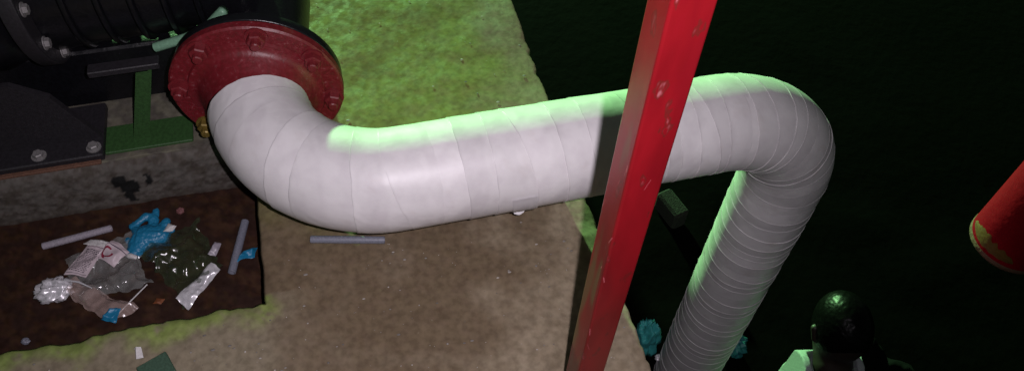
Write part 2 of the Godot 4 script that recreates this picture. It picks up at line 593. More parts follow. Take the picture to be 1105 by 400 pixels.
func slab() -> void:
	var s := Shape.new()
	var xs := [-2.6, -2.3, -2.0, -1.8, -1.6, -1.4, -1.25, -1.1, -1.0]
	var x := -0.95
	while x < -0.257:
		xs.append(x)
		x += 0.009
	xs.append_array([-0.250, -0.244, -0.239, -0.233])
	x = -0.226
	while x < 0.497:
		xs.append(x)
		x += 0.009
	xs.append_array([0.5015, 0.506, 0.508, 0.509, 0.510, 0.511])
	var zs := [-5.0, -4.6, -4.2, -3.8, -3.4, -3.0, -2.7, -2.5, -2.35, -2.2, -2.1]
	var z := -2.05
	while z < -1.392:
		zs.append(z)
		z += 0.011
	zs.append_array([-1.388, -1.384, -1.380, -1.376])
	z = -1.368
	while z < -0.945:
		zs.append(z)
		z += 0.009
	zs.append_array([-0.940, -0.935, -0.930, -0.924])
	z = -0.917
	while z < -0.52:
		zs.append(z)
		z += 0.009
	zs.append_array([-0.5, -0.45, -0.35, -0.2, 0.0, 0.25, 0.5, 0.8, 1.2])
	var p := PackedVector3Array()
	var cols := PackedColorArray()
	for i in xs.size():
		for j in zs.size():
			var X: float = xs[i]
			var Z: float = zs[j]
			var flatter := 0.4 if Z < -1.1 else 1.0
			var h := 0.006 * ns.get_noise_2d(X * 4.0, Z * 4.0) + 0.003 * flatter * ns.get_noise_2d(X * 15.0, Z * 15.0) + 0.0009 * flatter * ns.get_noise_2d(X * 60.0, Z * 60.0)
			var inside := X < -0.2415 and Z > -1.382 and Z < -0.932
			var y := h
			if inside: y = -0.155 + h * 1.6
			# the sump's edges run a little crooked and are worn
			var near := exp(-pow((X + 0.2415) / 0.06, 2.0)) if Z > -1.45 and Z < -0.9 else 0.0
			var nearz := exp(-pow((Z + 0.932) / 0.05, 2.0)) if X < -0.2 else 0.0
			var px := X + near * (0.003 * ns.get_noise_2d(Z * 9.0, 3.0))
			var pz := Z + nearz * (0.010 * ns.get_noise_2d(X * 7.0, 8.0) + 0.004 * ns.get_noise_2d(X * 30.0, 8.0))
			if not inside:
				if Z > -0.932 and X < -0.25: y -= 0.012 * exp(-(Z + 0.932) / 0.012) * (1.0 + ns.get_noise_2d(X * 20.0, 1.0))
				if X > -0.2415 and Z < -0.93 and Z > -1.38: y -= 0.01 * exp(-(X + 0.2415) / 0.01)
			if i >= xs.size() - 6:
				var k := i - (xs.size() - 6)
				var chip := maxf(0.0, ns.get_noise_2d(Z * 14.0, 77.0)) * 0.012 + 0.003 * ns.get_noise_2d(Z * 50.0, 7.0)
				px -= chip
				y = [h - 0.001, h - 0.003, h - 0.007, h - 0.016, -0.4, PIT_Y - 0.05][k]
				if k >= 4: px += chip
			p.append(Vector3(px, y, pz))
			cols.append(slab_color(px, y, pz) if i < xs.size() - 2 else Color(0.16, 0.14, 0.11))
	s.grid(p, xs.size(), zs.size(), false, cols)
	struct("concrete_slab", s, M.slab)
	# the far wall of the sump: the pump base's concrete face with dark runs
	var w := Shape.new()
	p = PackedVector3Array()
	cols = PackedColorArray()
	var nu := 260
	var nv := 26
	for i in nu:
		for j in nv:
			var X := -1.75 + 1.455 * i / (nu - 1.0)
			var t := j / (nv - 1.0)
			var bump := 0.004 * ns.get_noise_2d(X * 14.0, t * 3.0) + 0.0025 * ns.get_noise_2d(X * 50.0, t * 10.0)
			p.append(Vector3(X, lerpf(-0.165, 0.001, t), -1.371 + bump - (0.014 * pow(t, 12.0))))
			var b := ns.get_noise_2d(X * 16.0, t * 4.0)
			var d := ns.get_noise_2d(X * 55.0, t * 12.0)
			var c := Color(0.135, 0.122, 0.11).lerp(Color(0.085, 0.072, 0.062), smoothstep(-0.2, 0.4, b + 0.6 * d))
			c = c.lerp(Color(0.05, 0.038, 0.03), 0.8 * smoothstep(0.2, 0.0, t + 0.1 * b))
			for st in [[-0.555, 0.013, 0.15, 0.75], [-0.535, 0.011, 0.35, 0.62], [-0.497, 0.009, 0.45, 0.72], [-0.57, 0.008, 0.5, 0.7]]:
				if absf(X - st[0] + 0.006 * b) < st[1] * (0.8 + 0.5 * d) and t > st[2] and t < st[3]: c = Color(0.018, 0.016, 0.016)
			cols.append(c)
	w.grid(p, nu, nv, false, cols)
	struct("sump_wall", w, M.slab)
	# grit and flecks lying on the slab
	var mm := MultiMesh.new()
	mm.transform_format = MultiMesh.TRANSFORM_3D
	mm.use_colors = true
	var g := Shape.new()
	g.lathe([Vector2(0.0, -0.5), Vector2(0.8, -0.35), Vector2(1.0, 0.0), Vector2(0.7, 0.4), Vector2(0.0, 0.55)], 7, Transform3D.IDENTITY)
	mm.mesh = g.mesh()
	mm.instance_count = 520
	for k in 520:
		var X := rng.randf_range(-0.72, 0.49)
		var Z := rng.randf_range(-1.02, -0.56)
		var y := 0.001
		if k > 380:
			X = rng.randf_range(-0.05, 0.49)
			Z = rng.randf_range(-1.9, -1.1)
		if X < -0.2 and Z < -0.90: Z = rng.randf_range(-0.88, -0.6)
		var r := 0.0007 + 0.0022 * pow(rng.randf(), 4.0)
		var b := Basis(Vector3.UP, rng.randf() * TAU).scaled(Vector3(r * rng.randf_range(0.8, 2.0), r * 0.8, r))
		mm.set_instance_transform(k, Transform3D(b, Vector3(X, y + 0.006 * ns.get_noise_2d(X * 4.0, Z * 4.0) + 0.003 * ns.get_noise_2d(X * 15.0, Z * 15.0) + r * 0.2, Z)))
		var v := rng.randf_range(0.12, 0.5)
		mm.set_instance_color(k, Color(v, v * 0.92, v * 0.84))
	var gi := MultiMeshInstance3D.new()
	gi.multimesh = mm
	gi.material_override = M.pebble
	gi.name = "grit"
	add_child(gi)
	gi.set_meta("kind", "stuff")
	tag(gi, "pale grit and flecks scattered over the muddy slab", "grit")

# ------------------------------------------------------------------ the wrapped pipe with its flange
func wrapped_pipe() -> void:
	var st := pipe_at(0.026)
	var origin: Vector3 = st[0]
	var root := thing("wrapped_pipe", "white tape wrapped pipe bending from a red flange over the slab into the pit", "pipe", Vector3(origin.x, 0, origin.z))
	var o := -root.position
	var total := R_ONE * (PI / 2 + AL) + (X_DOWN - R_TWO - C_ONE) + R_TWO * PI / 2 + (PIPE_Y - R_TWO - PIT_Y)
	# where each turn of tape starts
	var starts := [0.088]
	while starts[-1] < total - 0.02:
		var s: float = starts[-1]
		var step := 0.062 + rng.randf_range(-0.018, 0.02)
		if s > 0.92: step = 0.042 + rng.randf_range(-0.016, 0.016)
		if s > 1.15: step = 0.034 + rng.randf_range(-0.014, 0.016)
		starts.append(s + step)
	var wob := fractal(3.0, 3, FastNoiseLite.FRACTAL_FBM, 61)
	var crease := fractal(16.0, 3, FastNoiseLite.FRACTAL_RIDGED, 62)
	var wrinkle := fractal(11.0, 2, FastNoiseLite.FRACTAL_RIDGED, 63)
	var seg := 96
	var tilts := []
	for k in starts.size(): tilts.append([rng.randf_range(0.003, 0.016) * (1.7 if k % 4 == 2 else 1.0) * (1.0 if starts[k] < 1.0 else 0.9), rng.randf_range(-0.9, 0.9) + 1.9, rng.randf_range(-1, 1)])
	tilts[0][0] = 0.001
	for k in starts.size() - 1:
		var s := Shape.new()
		var p := PackedVector3Array()
		var cols := PackedColorArray()
		var lift := rng.randf_range(0.15, 1.0) * (0.75 if starts[k] < 0.95 else 0.8)
		var len: float = starts[k + 1] - starts[k] + 0.012
		var rows := maxi(6, int(len / 0.0065))
		for i in rows + 5:
			var t: float = [0.0, 0.0, 0.0, 0.0012 / len, 0.0035 / len][i] if i < 5 else (i - 4.0) / rows
			var dirt_shade: float = [0.62, 0.66, 0.74, 0.9, 1.0][mini(i, 4)]
			for j in seg:
				var a := TAU * j / seg
				var sh0: float = tilts[k][0] * cos(a - tilts[k][1]) + 0.0016 * ns.get_noise_2d(cos(a) * 3.0, k * 7.0 + sin(a) * 3.0)
				var sh1: float = tilts[k + 1][0] * cos(a - tilts[k + 1][1])
				var ss: float = clampf(starts[k] + t * len + lerpf(sh0, sh1, t), 0.012, total)
				var f := pipe_at(ss)
				var nrm: Vector3 = f[2]
				var bi: Vector3 = f[1].cross(nrm)
				var dir := nrm * cos(a) + bi * sin(a)
				var r := R_PIPE + 0.0021 * lift * (1.0 - t) + 0.0004
				if i == 0: r = R_PIPE - 0.001
				elif i == 1: r -= 0.0005 * lift
				elif t < 0.06: r += 0.0003 * lift * (1.0 + ns.get_noise_2d(a * 4.0, k * 3.0))
				var q: Vector3 = f[0] + dir * R_PIPE
				r += 0.0009 * wob.get_noise_3dv(q * 1.5) + 0.0011 * pow(maxf(0.0, wrinkle.get_noise_3dv(Vector3(q.x * 1.6 + q.y * 0.7, q.y * 0.8, q.z * 0.8 + q.x * 0.3))), 3.0) * smoothstep(-0.1, 0.3, ns.get_noise_3dv(q * 4.0))
				p.append(f[0] + dir * r + o)
				var smut := clampf(0.5 + 1.6 * ns.get_noise_3d(q.x * 14.0, q.y * 14.0, q.z * 14.0), 0.0, 1.0)
				var tone := lerpf(1.0, dirt_shade, smut) * (1.0 - 0.05 * smoothstep(0.25, 0.6, crease.get_noise_3dv(q * 0.35) + 0.5 * ns.get_noise_3dv(q * 5.0)))
				var mud := smoothstep(0.30, 0.55, ns.get_noise_3dv(q * 11.0 + Vector3(3, 9, 1)) + 0.35 * ns.get_noise_3dv(q * 60.0)) * (0.35 if q.y > PIPE_Y - 0.04 else 0.6)
				cols.append(Color(tone, tone * 0.995, tone * 0.985).lerp(Color(0.62, 0.52, 0.44), mud * 0.35))
		s.grid(p, rows + 5, seg, true, cols)
		obj("tape_turn", s, M.tapes[(k * 3 + k / 4) % 5 if starts[k] < 1.35 else 3 + (k * 5 + k / 3) % 4 if starts[k] < 1.9 else 5 + k % 2], root)  # lower turns take greyer tapes, painting in the falloff of the flash
	# a loose end of tape and a curl of film under the straight run
	var tail := Shape.new()
	var tp := PackedVector3Array()
	for i in 14:
		for j in 13:
			var u := i / 13.0
			var w := j / 12.0
			var ang := deg_to_rad(lerpf(4.0, -62.0, minf(w, 0.68) / 0.68))
			var dir := Vector3(0, sin(ang), cos(ang))
			var q := Vector3(0.288 + 0.052 * u + 0.020 * w, PIPE_Y, PIPE_Z) + dir * (R_PIPE + 0.0045 + 0.0012 * ns.get_noise_2d(u * 5.0, w * 4.0))
			var free := maxf(0.0, w - 0.68) / 0.32
			q += Vector3(0.006 * free * sin(u * 7.0), -0.50, 0.86) * 0.020 * free * (0.55 + 0.45 * sin(u * 5.0 + 0.6))
			tp.append(q + o)
	tail.grid(tp, 14, 13)
	obj("loose_tape", tail, M.tapes[3], root)
	var bs0 := Shape.new()
	bs0.box(Vector3(0.215, 0.0515, -1.078), Vector3(0.46, 0.099, 0.07), 0.006)  # added to keep green light from passing under the pipe
	tag(obj("timber_bearer", bs0, M.rust), "dark reddish timber bearer added under the straight run of the white pipe to block green light", "timber")
	# flange: plate, hub and eight bolts
	var ax: Vector3 = st[1]
	var xf := Transform3D(Basis(ax.cross(Vector3.UP).normalized() * -1.0, ax, Vector3.UP), origin + o)
	xf.basis = Basis(Vector3.UP.cross(ax), ax, Vector3.UP).orthonormalized()
	var fl := Shape.new()
	fl.lathe([Vector2(0.10, -0.024), Vector2(0.180, -0.024), Vector2(0.184, -0.020), Vector2(0.184, -0.020), Vector2(0.184, -0.004), Vector2(0.184, -0.004), Vector2(0.180, 0.0), Vector2(0.180, 0.0), Vector2(0.146, 0.0), Vector2(0.146, 0.0), Vector2(0.143, 0.006), Vector2(0.143, 0.006), Vector2(0.136, 0.0065), Vector2(0.127, 0.009), Vector2(0.120, 0.018), Vector2(0.113, 0.034), Vector2(0.1075, 0.046), Vector2(0.1035, 0.056), Vector2(0.100, 0.075)], 96, xf)
	var plate := obj("flange", fl, M.flange, root)
	for k in 8:
		var a := deg_to_rad(80.0 + 45.0 * k)
		var bs := Shape.new()
		var at := xf * Vector3(cos(a) * 0.161, 0.0, sin(a) * 0.161)
		var bx := Transform3D((xf.basis * Basis(Vector3.UP, 0.4 * k)).scaled_local(Vector3.ONE * 1.22), at)
		bs.lathe([Vector2(0.0195, 0.0), Vector2(0.0195, 0.0035), Vector2(0.0195, 0.0035), Vector2(0.010, 0.0036)], 20, bx)
		bs.lathe([Vector2(0.0158, 0.003), Vector2(0.0158, 0.015), Vector2(0.0138, 0.0175), Vector2(0.0, 0.0176)], 6, bx, true)
		bs.lathe([Vector2(0.0088, 0.016), Vector2(0.0088, 0.027), Vector2(0.0072, 0.029), Vector2(0.0, 0.0292)], 12, bx, true)
		var bo := obj("bolt", bs, M.brass if k == 3 else M.flange_nut, plate)
		if k == 3: bo.set_meta("label", "yellow brass flange bolt at the lower left")

# ------------------------------------------------------------------ pump behind the flange
func bolt(s: Shape, at: Vector3, dir: Vector3, r: float) -> void:
	var side := dir.cross(Vector3(0.3, 0.5, 0.81)).normalized()
	var xf := Transform3D(Basis(side, dir, side.cross(dir)), at)
	s.lathe([Vector2(r * 1.35, 0.0), Vector2(r * 1.35, r * 0.2), Vector2(r * 1.35, r * 0.2), Vector2(r * 0.6, r * 0.22)], 18, xf)
	s.lathe([Vector2(r, r * 0.2), Vector2(r, r * 0.85), Vector2(r * 0.86, r), Vector2(0.0, r)], 6, xf, true)

func pump() -> void:
	var root := thing("pump", "black cast iron pump on steel feet behind the red flange", "pump", Vector3(-0.7, 0, -1.68))
	var o := -root.position
	var along_x := Basis(Vector3(0, 1, 0), Vector3(1, 0, 0), Vector3(0, 0, -1))
	var s := Shape.new()
	s.lathe([Vector2(0.0, 0.0), Vector2(0.13, 0.0), Vector2(0.16, -0.012), Vector2(0.168, -0.04), Vector2(0.165, -0.12), Vector2(0.158, -0.16), Vector2(0.165, -0.20), Vector2(0.168, -0.38), Vector2(0.175, -0.45)], 64, Transform3D(along_x, Vector3(-0.15, 0.35, -1.655) + o))
	obj("casing", s, M.iron, root)
	s = Shape.new()
	for k in 5:
		s.lathe([Vector2(0.150, 0.0), Vector2(0.176, 0.0), Vector2(0.178, 0.004), Vector2(0.178, 0.010), Vector2(0.176, 0.014), Vector2(0.150, 0.014)], 64, Transform3D(along_x, Vector3(-0.28 - 0.065 * k, 0.35, -1.655) + o))
	obj("cooling_ribs", s, M.iron, root).set_meta("kind", "stuff")
	s = Shape.new()
	s.lathe([Vector2(0.12, 0.0), Vector2(0.226, 0.0), Vector2(0.23, -0.004), Vector2(0.23, -0.032), Vector2(0.226, -0.036), Vector2(0.12, -0.036)], 72, Transform3D(along_x, Vector3(-0.598, 0.38, -1.66) + o))
	var ring := obj("end_ring", s, M.iron_grey, root)
	for k in 12:
		var a := TAU * k / 12.0 + 0.12
		s = Shape.new()
		bolt(s, Vector3(-0.597, 0.38 + 0.203 * sin(a), -1.66 + 0.203 * cos(a)) + o, Vector3.RIGHT, 0.0115)
		obj("bolt", s, M.zinc if k in [9, 10, 11, 0] else M.iron_grey, ring)
	s = Shape.new()
	s.lathe([Vector2(0.0, 0.0), Vector2(0.17, 0.0), Vector2(0.215, -0.02), Vector2(0.235, -0.07), Vector2(0.24, -0.5), Vector2(0.225, -0.85), Vector2(0.0, -0.9)], 64, Transform3D(along_x, Vector3(-0.636, 0.39, -1.66) + o))
	obj("motor_body", s, M.iron, root)
	# the outlet: a black counter flange and neck
	var st := pipe_at(0.026)
	var ax: Vector3 = st[1]
	var xf := Transform3D(Basis(Vector3.UP.cross(ax), ax, Vector3.UP).orthonormalized(), st[0] + o)
	s = Shape.new()
	s.lathe([Vector2(0.09, -0.028), Vector2(0.176, -0.028), Vector2(0.180, -0.032), Vector2(0.180, -0.050), Vector2(0.176, -0.054), Vector2(0.10, -0.054)], 72, xf)
	obj("counter_flange", s, M.iron, root)
	s = Shape.new()
	s.lathe([Vector2(0.108, -0.050), Vector2(0.102, -0.10), Vector2(0.102, -0.30)], 64, xf)
	obj("outlet_neck", s, M.iron, root)
	# frame: bar, legs, gusset, foot plate
	s = Shape.new()
	s.box(Vector3(-0.462, 0.222, -1.455) + o, Vector3(0.15, 0.016, 0.03), 0.002)
	obj("frame_bar", s, M.iron_grey, root)
	s = Shape.new()
	s.plate([Vector2(-0.508, 0.010), Vector2(-0.440, 0.214), Vector2(-0.406, 0.214), Vector2(-0.471, 0.010)], 0.007, Transform3D(Basis.IDENTITY, Vector3(0, 0, -1.436) + o))
	s.plate([Vector2(-0.479, 0.010), Vector2(-0.414, 0.214), Vector2(-0.406, 0.214), Vector2(-0.471, 0.010)], 0.04, Transform3D(Basis.IDENTITY, Vector3(0, 0, -1.460) + o))
	obj("leg", s, M.green_lit_steel, root)
	s = Shape.new()
	s.box(Vector3(-0.472, 0.006, -1.446) + o, Vector3(0.20, 0.009, 0.085), 0.002)
	obj("foot_plate", s, M.green_lit_steel, root)
	s = Shape.new()
	s.box(Vector3(-0.69, 0.012, -1.475) + o, Vector3(0.235, 0.022, 0.17), 0.003)
	var fp := obj("foot_plate", s, M.iron_grey, root)
	for bx in [-0.712, -0.592]:
		s = Shape.new()
		bolt(s, Vector3(bx, 0.023, -1.415) + o, Vector3.UP, 0.0125)
		obj("bolt", s, M.zinc, fp)
	s = Shape.new()
	s.plate([Vector2(-0.575, 0.023), Vector2(-0.635, 0.17), Vector2(-0.70, 0.22), Vector2(-0.80, 0.22), Vector2(-0.80, 0.023)], 0.014, Transform3D(Basis.IDENTITY, Vector3(0, 0, -1.452) + o))
	obj("gusset", s, M.iron_grey, root)
	s = Shape.new()
	s.plate([Vector2(-1.50, 0.0), Vector2(-1.46, 0.22), Vector2(-1.30, 0.22), Vector2(-1.26, 0.0)], 0.03, Transform3D(Basis.IDENTITY, Vector3(0, 0, -1.56) + o))
	obj("support", s, M.iron, root)
	s = Shape.new()
	s.plate([Vector2(-0.42, 0.0), Vector2(-0.39, 0.18), Vector2(-0.28, 0.18), Vector2(-0.25, 0.0)], 0.03, Transform3D(Basis.IDENTITY, Vector3(0, 0, -1.70) + o))
	obj("support", s, M.iron, root)
	s = Shape.new()
	s.box(Vector3(-0.88, 0.085, -1.73) + o, Vector3(1.42, 0.17, 0.30), 0.006)  # solid block added to stop green light passing under the pump
	obj("bedplate", s, M.iron, root)
	# stay along the casing to the flange, green light put into its colour
	s = Shape.new()
	s.tube([Vector3(-0.395, 0.225, -1.50) + o, Vector3(-0.32, 0.252, -1.487) + o, Vector3(-0.27, 0.285, -1.47) + o, Vector3(-0.22, 0.345, -1.45) + o], [0.011], 14)
	obj("stay", s, M.mint_lit_steel, root)
	s = Shape.new()
	s.box(Vector3(-0.094, 0.075, -1.72) + o, Vector3(0.052, 0.11, 0.014), 0.004)
	s.box(Vector3(-0.094, 0.014, -1.70) + o, Vector3(0.052, 0.012, 0.05), 0.003)
	obj("lug", s, M.mint_lit_steel, root)
	# rusty steel angle along the kerb's edge
	s = Shape.new()
	s.box(Vector3(-1.16, 0.006, -1.384), Vector3(1.16, 0.008, 0.012), 0.002)
	tag(obj("edge_strip", s, M.rust), "thin rusty steel strip along the kerb edge below the pump feet", "metal strip")

# ------------------------------------------------------------------ red painted steel
func red_steel() -> void:
	var root := thing("red_post", "square red painted steel post standing on the slab in front of the pipe", "post", Vector3(0.335, 0, -0.56))
	var s := Shape.new()
	var half := 0.025
	var r := 0.004
	var out := []
	var us := []
	for c in 4:
		for k in 5:
			var a := -PI * 0.75 + c * PI / 2 + (k - 2) * PI / 8.0
			var cx: float = [-1, 1, 1, -1][c]
			var cz: float = [-1, -1, 1, 1][c]
			out.append(Vector2(cx * (half - r) + r * cos(a), cz * (half - r) + r * sin(a)))
	out.append(out[0])
	var per := 0.0
	var dist := [0.0]
	for k in range(1, out.size()):
		per += out[k].distance_to(out[k - 1])
		dist.append(per)
	var p := PackedVector3Array()
	var uv := PackedVector2Array()
	for i in 61:
		var y := 0.008 + 2.3 * i / 60.0
		for k in out.size():
			p.append(Vector3(out[k].x, y, out[k].y))
			# the face towards the sump takes the texture's left part
			uv.append(Vector2(fposmod(0.2 - dist[k] / per, 1.0) if k < out.size() - 1 else fposmod(0.2 - 1e-4 - 1.0, 1.0), 1.0 - y / 1.25))
	s.grid(p, 61, out.size(), false, PackedColorArray(), uv)
	s.face([Vector3(-half, 2.308, -half), Vector3(half, 2.308, -half), Vector3(half, 2.308, half), Vector3(-half, 2.308, half)], Vector3.UP)
	obj("post_tube", s, M.red_post, root)
	s = Shape.new()
	s.box(Vector3(0, 0.006, 0), Vector3(0.12, 0.010, 0.12), 0.002)
	obj("base_plate", s, M.red_tube, root)
	# the red tube at the right that ends in the air, seen from above
	root = thing("red_tube", "round red tube with a worn yellow patch by its lower end at the right edge", "tube", Vector3(0.700, 0.778, -0.345))
	s = Shape.new()
	s.lathe([Vector2(0.034, 0.03), Vector2(0.034, 0.002), Vector2(0.034, 0.002), Vector2(0.040, 0.0), Vector2(0.0425, 0.003), Vector2(0.0425, 0.010), Vector2(0.0425, 1.6)], 64, Transform3D.IDENTITY)
	obj("tube_wall", s, M.red_tube, root)
	s = Shape.new()
	var bp := PackedVector3Array()
	for i in 8:
		for j in 40:
			var t := j / 39.0
			var a := 2.25 + 1.55 * t
			var tall := 0.016 * sqrt(maxf(0.02, sin(PI * t))) * (1.0 + 0.5 * ns.get_noise_2d(t * 6.0, 3.0))
			bp.append(Vector3(cos(a), 0, sin(a)) * (0.0426 + 0.0005 * sin(PI * i / 7.0)) + Vector3(0, 0.016 + tall * (i / 7.0 - 0.2), 0))
	s.grid(bp, 8, 40)
	obj("yellow_patch", s, M.yellow, root)
	s = Shape.new()
	s.lathe([Vector2(0.0395, -0.0006), Vector2(0.0428, 0.0015), Vector2(0.0431, 0.004), Vector2(0.0431, 0.0065), Vector2(0.0424, 0.008)], 64, Transform3D.IDENTITY)
	obj("bare_rim", s, M.rust, root)

# ------------------------------------------------------------------ rubbish in the sump
const FLOOR := -0.153

func sheet(corners: Array, nu: int, nv: int, lift: float, amp: float, sd: int, freq := 9.0, ragged := 0.0, uvs := false) -> Shape:
	# a crumpled sheet between four corners (x, z) on the sump's floor
	var s := Shape.new()
	var f := fractal(freq, 2, FastNoiseLite.FRACTAL_RIDGED, sd)
	var g := fractal(5.0, 3, FastNoiseLite.FRACTAL_FBM, sd + 1)
	var p := PackedVector3Array()
	var uv := PackedVector2Array()
	for i in nu:
		for j in nv:
			var u := i / (nu - 1.0)
			var w := j / (nv - 1.0)
			var q: Vector2 = corners[0].lerp(corners[1], u).lerp(corners[3].lerp(corners[2], u), w)
			var e := minf(minf(u, 1 - u), minf(w, 1 - w))
			q += Vector2(g.get_noise_2d(q.x * 3.0, q.y * 3.0), g.get_noise_2d(q.x * 3.0 + 50, q.y * 3.0)) * ragged
			var y := FLOOR + lift + amp * (0.5 + 0.5 * f.get_noise_2d(q.x, q.y)) * (0.45 + 0.55 * smoothstep(0.0, 0.2, e)) + amp * 0.5 * g.get_noise_2d(q.x * 3.0, q.y * 3.0)
			p.append(Vector3(q.x, maxf(y, FLOOR + 0.002), q.y))
			uv.append(Vector2(u, w))
	s.grid(p, nu, nv, false, PackedColorArray(), uv if uvs else PackedVector2Array())
	return s

func hollow_tube(a: Vector3, b: Vector3, r: float) -> Shape:
	var s := Shape.new()
	var d := (b - a).normalized()
	var side := d.cross(Vector3.UP).normalized()
	var L := a.distance_to(b)
	s.lathe([Vector2(r * 0.72, 0.01), Vector2(r * 0.72, 0.0), Vector2(r * 0.72, 0.0), Vector2(r * 0.93, 0.0), Vector2(r, r * 0.1), Vector2(r * 1.02, L * 0.4), Vector2(r, L - r * 0.1), Vector2(r * 0.93, L), Vector2(r * 0.93, L), Vector2(r * 0.72, L), Vector2(r * 0.72, L), Vector2(r * 0.72, L - 0.01)], 24, Transform3D(Basis(side, d, side.cross(d)), a))
	return s

func blob(at: Vector3, size: Vector3, sd: int, crumple := 0.4) -> Shape:
	var s := Shape.new()
	var f := fractal(1.1, 2, FastNoiseLite.FRACTAL_RIDGED, sd)
	var p := PackedVector3Array()
	for i in 28:
		var th := PI * i / 27.0
		for j in 40:
			var ph := TAU * j / 40.0
			var d := Vector3(sin(th) * cos(ph), cos(th), sin(th) * sin(ph))
			p.append(at + d * size * (0.8 + crumple * f.get_noise_3dv(d)))
	s.grid(p, 28, 40, true)
	return s

func V(x: float, z: float) -> Vector2:
	return Vector2(x, z)

func rubbish() -> void:
	var Y := FLOOR
	tag(obj("plastic_strip", hollow_tube(Vector3(-0.757, Y + 0.013, -1.279), Vector3(-0.602, Y + 0.014, -1.297), 0.0085), M.plastic), "pale grey plastic tube lying near the sump wall, leftmost of the tubes", "plastic tube", "offcuts of plastic tube")
	tag(obj("plastic_strip", hollow_tube(Vector3(-0.329, Y + 0.014, -1.106), Vector3(-0.290, Y + 0.015, -1.247), 0.0095), M.plastic_dim), "grey translucent plastic tube beside the small blue scrap at the sump's right side", "plastic tube", "offcuts of plastic tube")
	tag(obj("plastic_strip", hollow_tube(Vector3(-0.128, 0.010, -1.056), Vector3(0.030, 0.010, -1.018), 0.0085), M.plastic_dim), "bluish grey plastic tube lying on the slab half under the white pipe", "plastic tube", "offcuts of plastic tube")
	# glove
	var bones := [
		[Vector3(-0.548, 0.016, -1.214), Vector3(-0.522, 0.019, -1.247), 0.020, 0.026, 0.02],
		[Vector3(-0.525, 0.018, -1.252), Vector3(-0.489, 0.018, -1.246), 0.026, 0.024, 0.02],
		[Vector3(-0.505, 0.018, -1.258), Vector3(-0.503, 0.020, -1.292), 0.0125, 0.0115, 0.010],
		[Vector3(-0.503, 0.020, -1.292), Vector3(-0.499, 0.022, -1.319), 0.0115, 0.0095, 0.006],
		[Vector3(-0.490, 0.019, -1.255), Vector3(-0.474, 0.024, -1.280), 0.0125, 0.0125, 0.010],
		[Vector3(-0.532, 0.022, -1.256), Vector3(-0.549, 0.026, -1.283), 0.011, 0.010, 0.008],
		[Vector3(-0.549, 0.026, -1.283), Vector3(-0.520, 0.028, -1.305), 0.010, 0.011, 0.006],
		[Vector3(-0.520, 0.028, -1.305), Vector3(-0.505, 0.026, -1.300), 0.011, 0.010, 0.006],
		[Vector3(-0.482, 0.016, -1.248), Vector3(-0.462, 0.016, -1.258), 0.011, 0.009, 0.008],
		[Vector3(-0.545, 0.014, -1.228), Vector3(-0.562, 0.014, -1.250), 0.012, 0.010, 0.010]]
	var wr := fractal(40.0, 3, FastNoiseLite.FRACTAL_RIDGED, 71)
	var gf := func(p: Vector3) -> float:
		var q := Vector3(p.x, p.y, p.z)
		var d := 1.0
		for b in bones:
			d = smin(d, capsule(Vector3(q.x, q.y * 1.35 - 0.006, q.z), b[0], b[1], b[2], b[3]), b[4])
		return d * 0.8 + 0.0022 * wr.get_noise_3dv(p)
	var s := Shape.new()
	s.nets(gf, Vector3(-0.60, -0.012, -1.345), Vector3(-0.43, 0.062, -1.17), 0.0028)
	var root := thing("blue_glove", "crumpled blue rubber glove with its fingers spread, on top of the clear bags", "glove", Vector3(-0.515, Y, -1.25))
	var o := Vector3(-root.position.x, 0, -root.position.z)
	for k in s.v.size(): s.v[k] = s.v[k] + o
	obj("glove_body", s, M.blue, root)
	s = Shape.new()
	s.tube([Vector3(-0.563, 0.016, -1.207) + o, Vector3(-0.553, 0.024, -1.198) + o, Vector3(-0.540, 0.020, -1.193) + o], [0.006, 0.007, 0.005], 10)
	obj("rolled_cuff", s, M.white, root)
	# clear bags
	tag(obj("clear_bag", sheet([V(-0.70, -1.235), V(-0.55, -1.262), V(-0.512, -1.115), V(-0.665, -1.10)], 56, 48, 0.006, 0.030, 81, 4.5, 0.02), M.film), "clear crumpled plastic bag under the printed label", "plastic bag", "clear bags in the sump")
	root = thing("bag_with_silver_seal", "dark greenish clear bag with a silver sealed edge on its right", "plastic bag", Vector3(-0.44, Y, -1.15), 0.0, "clear bags in the sump")
	o = -root.position
	s = sheet([V(-0.545, -1.235), V(-0.40, -1.262), V(-0.345, -1.125), V(-0.432, -1.035)], 56, 50, 0.008, 0.034, 83, 4.0, 0.02)
	for k in s.v.size(): s.v[k] += o
	obj("film", s, M.film_green, root)
	s = sheet([V(-0.452, -1.058), V(-0.372, -1.135), V(-0.352, -1.112), V(-0.424, -1.022)], 50, 14, 0.020, 0.020, 85, 7.0, 0.004)
	for k in s.v.size(): s.v[k] += o
	obj("silver_seal", s, M.foil, root)
	# label with print, and a curled second label with a red ring
	root = thing("printed_label", "creased white paper label with rows of small print and an open red swirl", "label", Vector3(-0.63, Y, -1.19))
	o = -root.position
	s = sheet([V(-0.694, -1.172), V(-0.646, -1.243), V(-0.606, -1.222), V(-0.645, -1.150)], 30, 20, 0.034, 0.012, 87, 7.0, 0.004, true)
	for k in s.v.size(): s.v[k] += o
	var uvs := PackedVector2Array()
	for q in s.uv: uvs.append(Vector2(q.y, 1.0 - q.x))
	s.uv = uvs
	obj("printed_side", s, M.label, root)
	s = sheet([V(-0.620, -1.196), V(-0.602, -1.232), V(-0.556, -1.206), V(-0.588, -1.172)], 26, 26, 0.036, 0.014, 88, 9.0, 0.006, true)
	for k in s.v.size():
		s.v[k] += o + Vector3(0, 0.014 * sin(s.uv[k].y * 4.2), 0)
	obj("ringed_side", s, M.logo, root)
	s = sheet([V(-0.655, -1.246), V(-0.640, -1.256), V(-0.586, -1.232), V(-0.604, -1.220)], 22, 8, 0.036, 0.010, 89, 12.0, 0.004)
	for k in s.v.size(): s.v[k] += o
	obj("folded_edge", s, M.white, root)
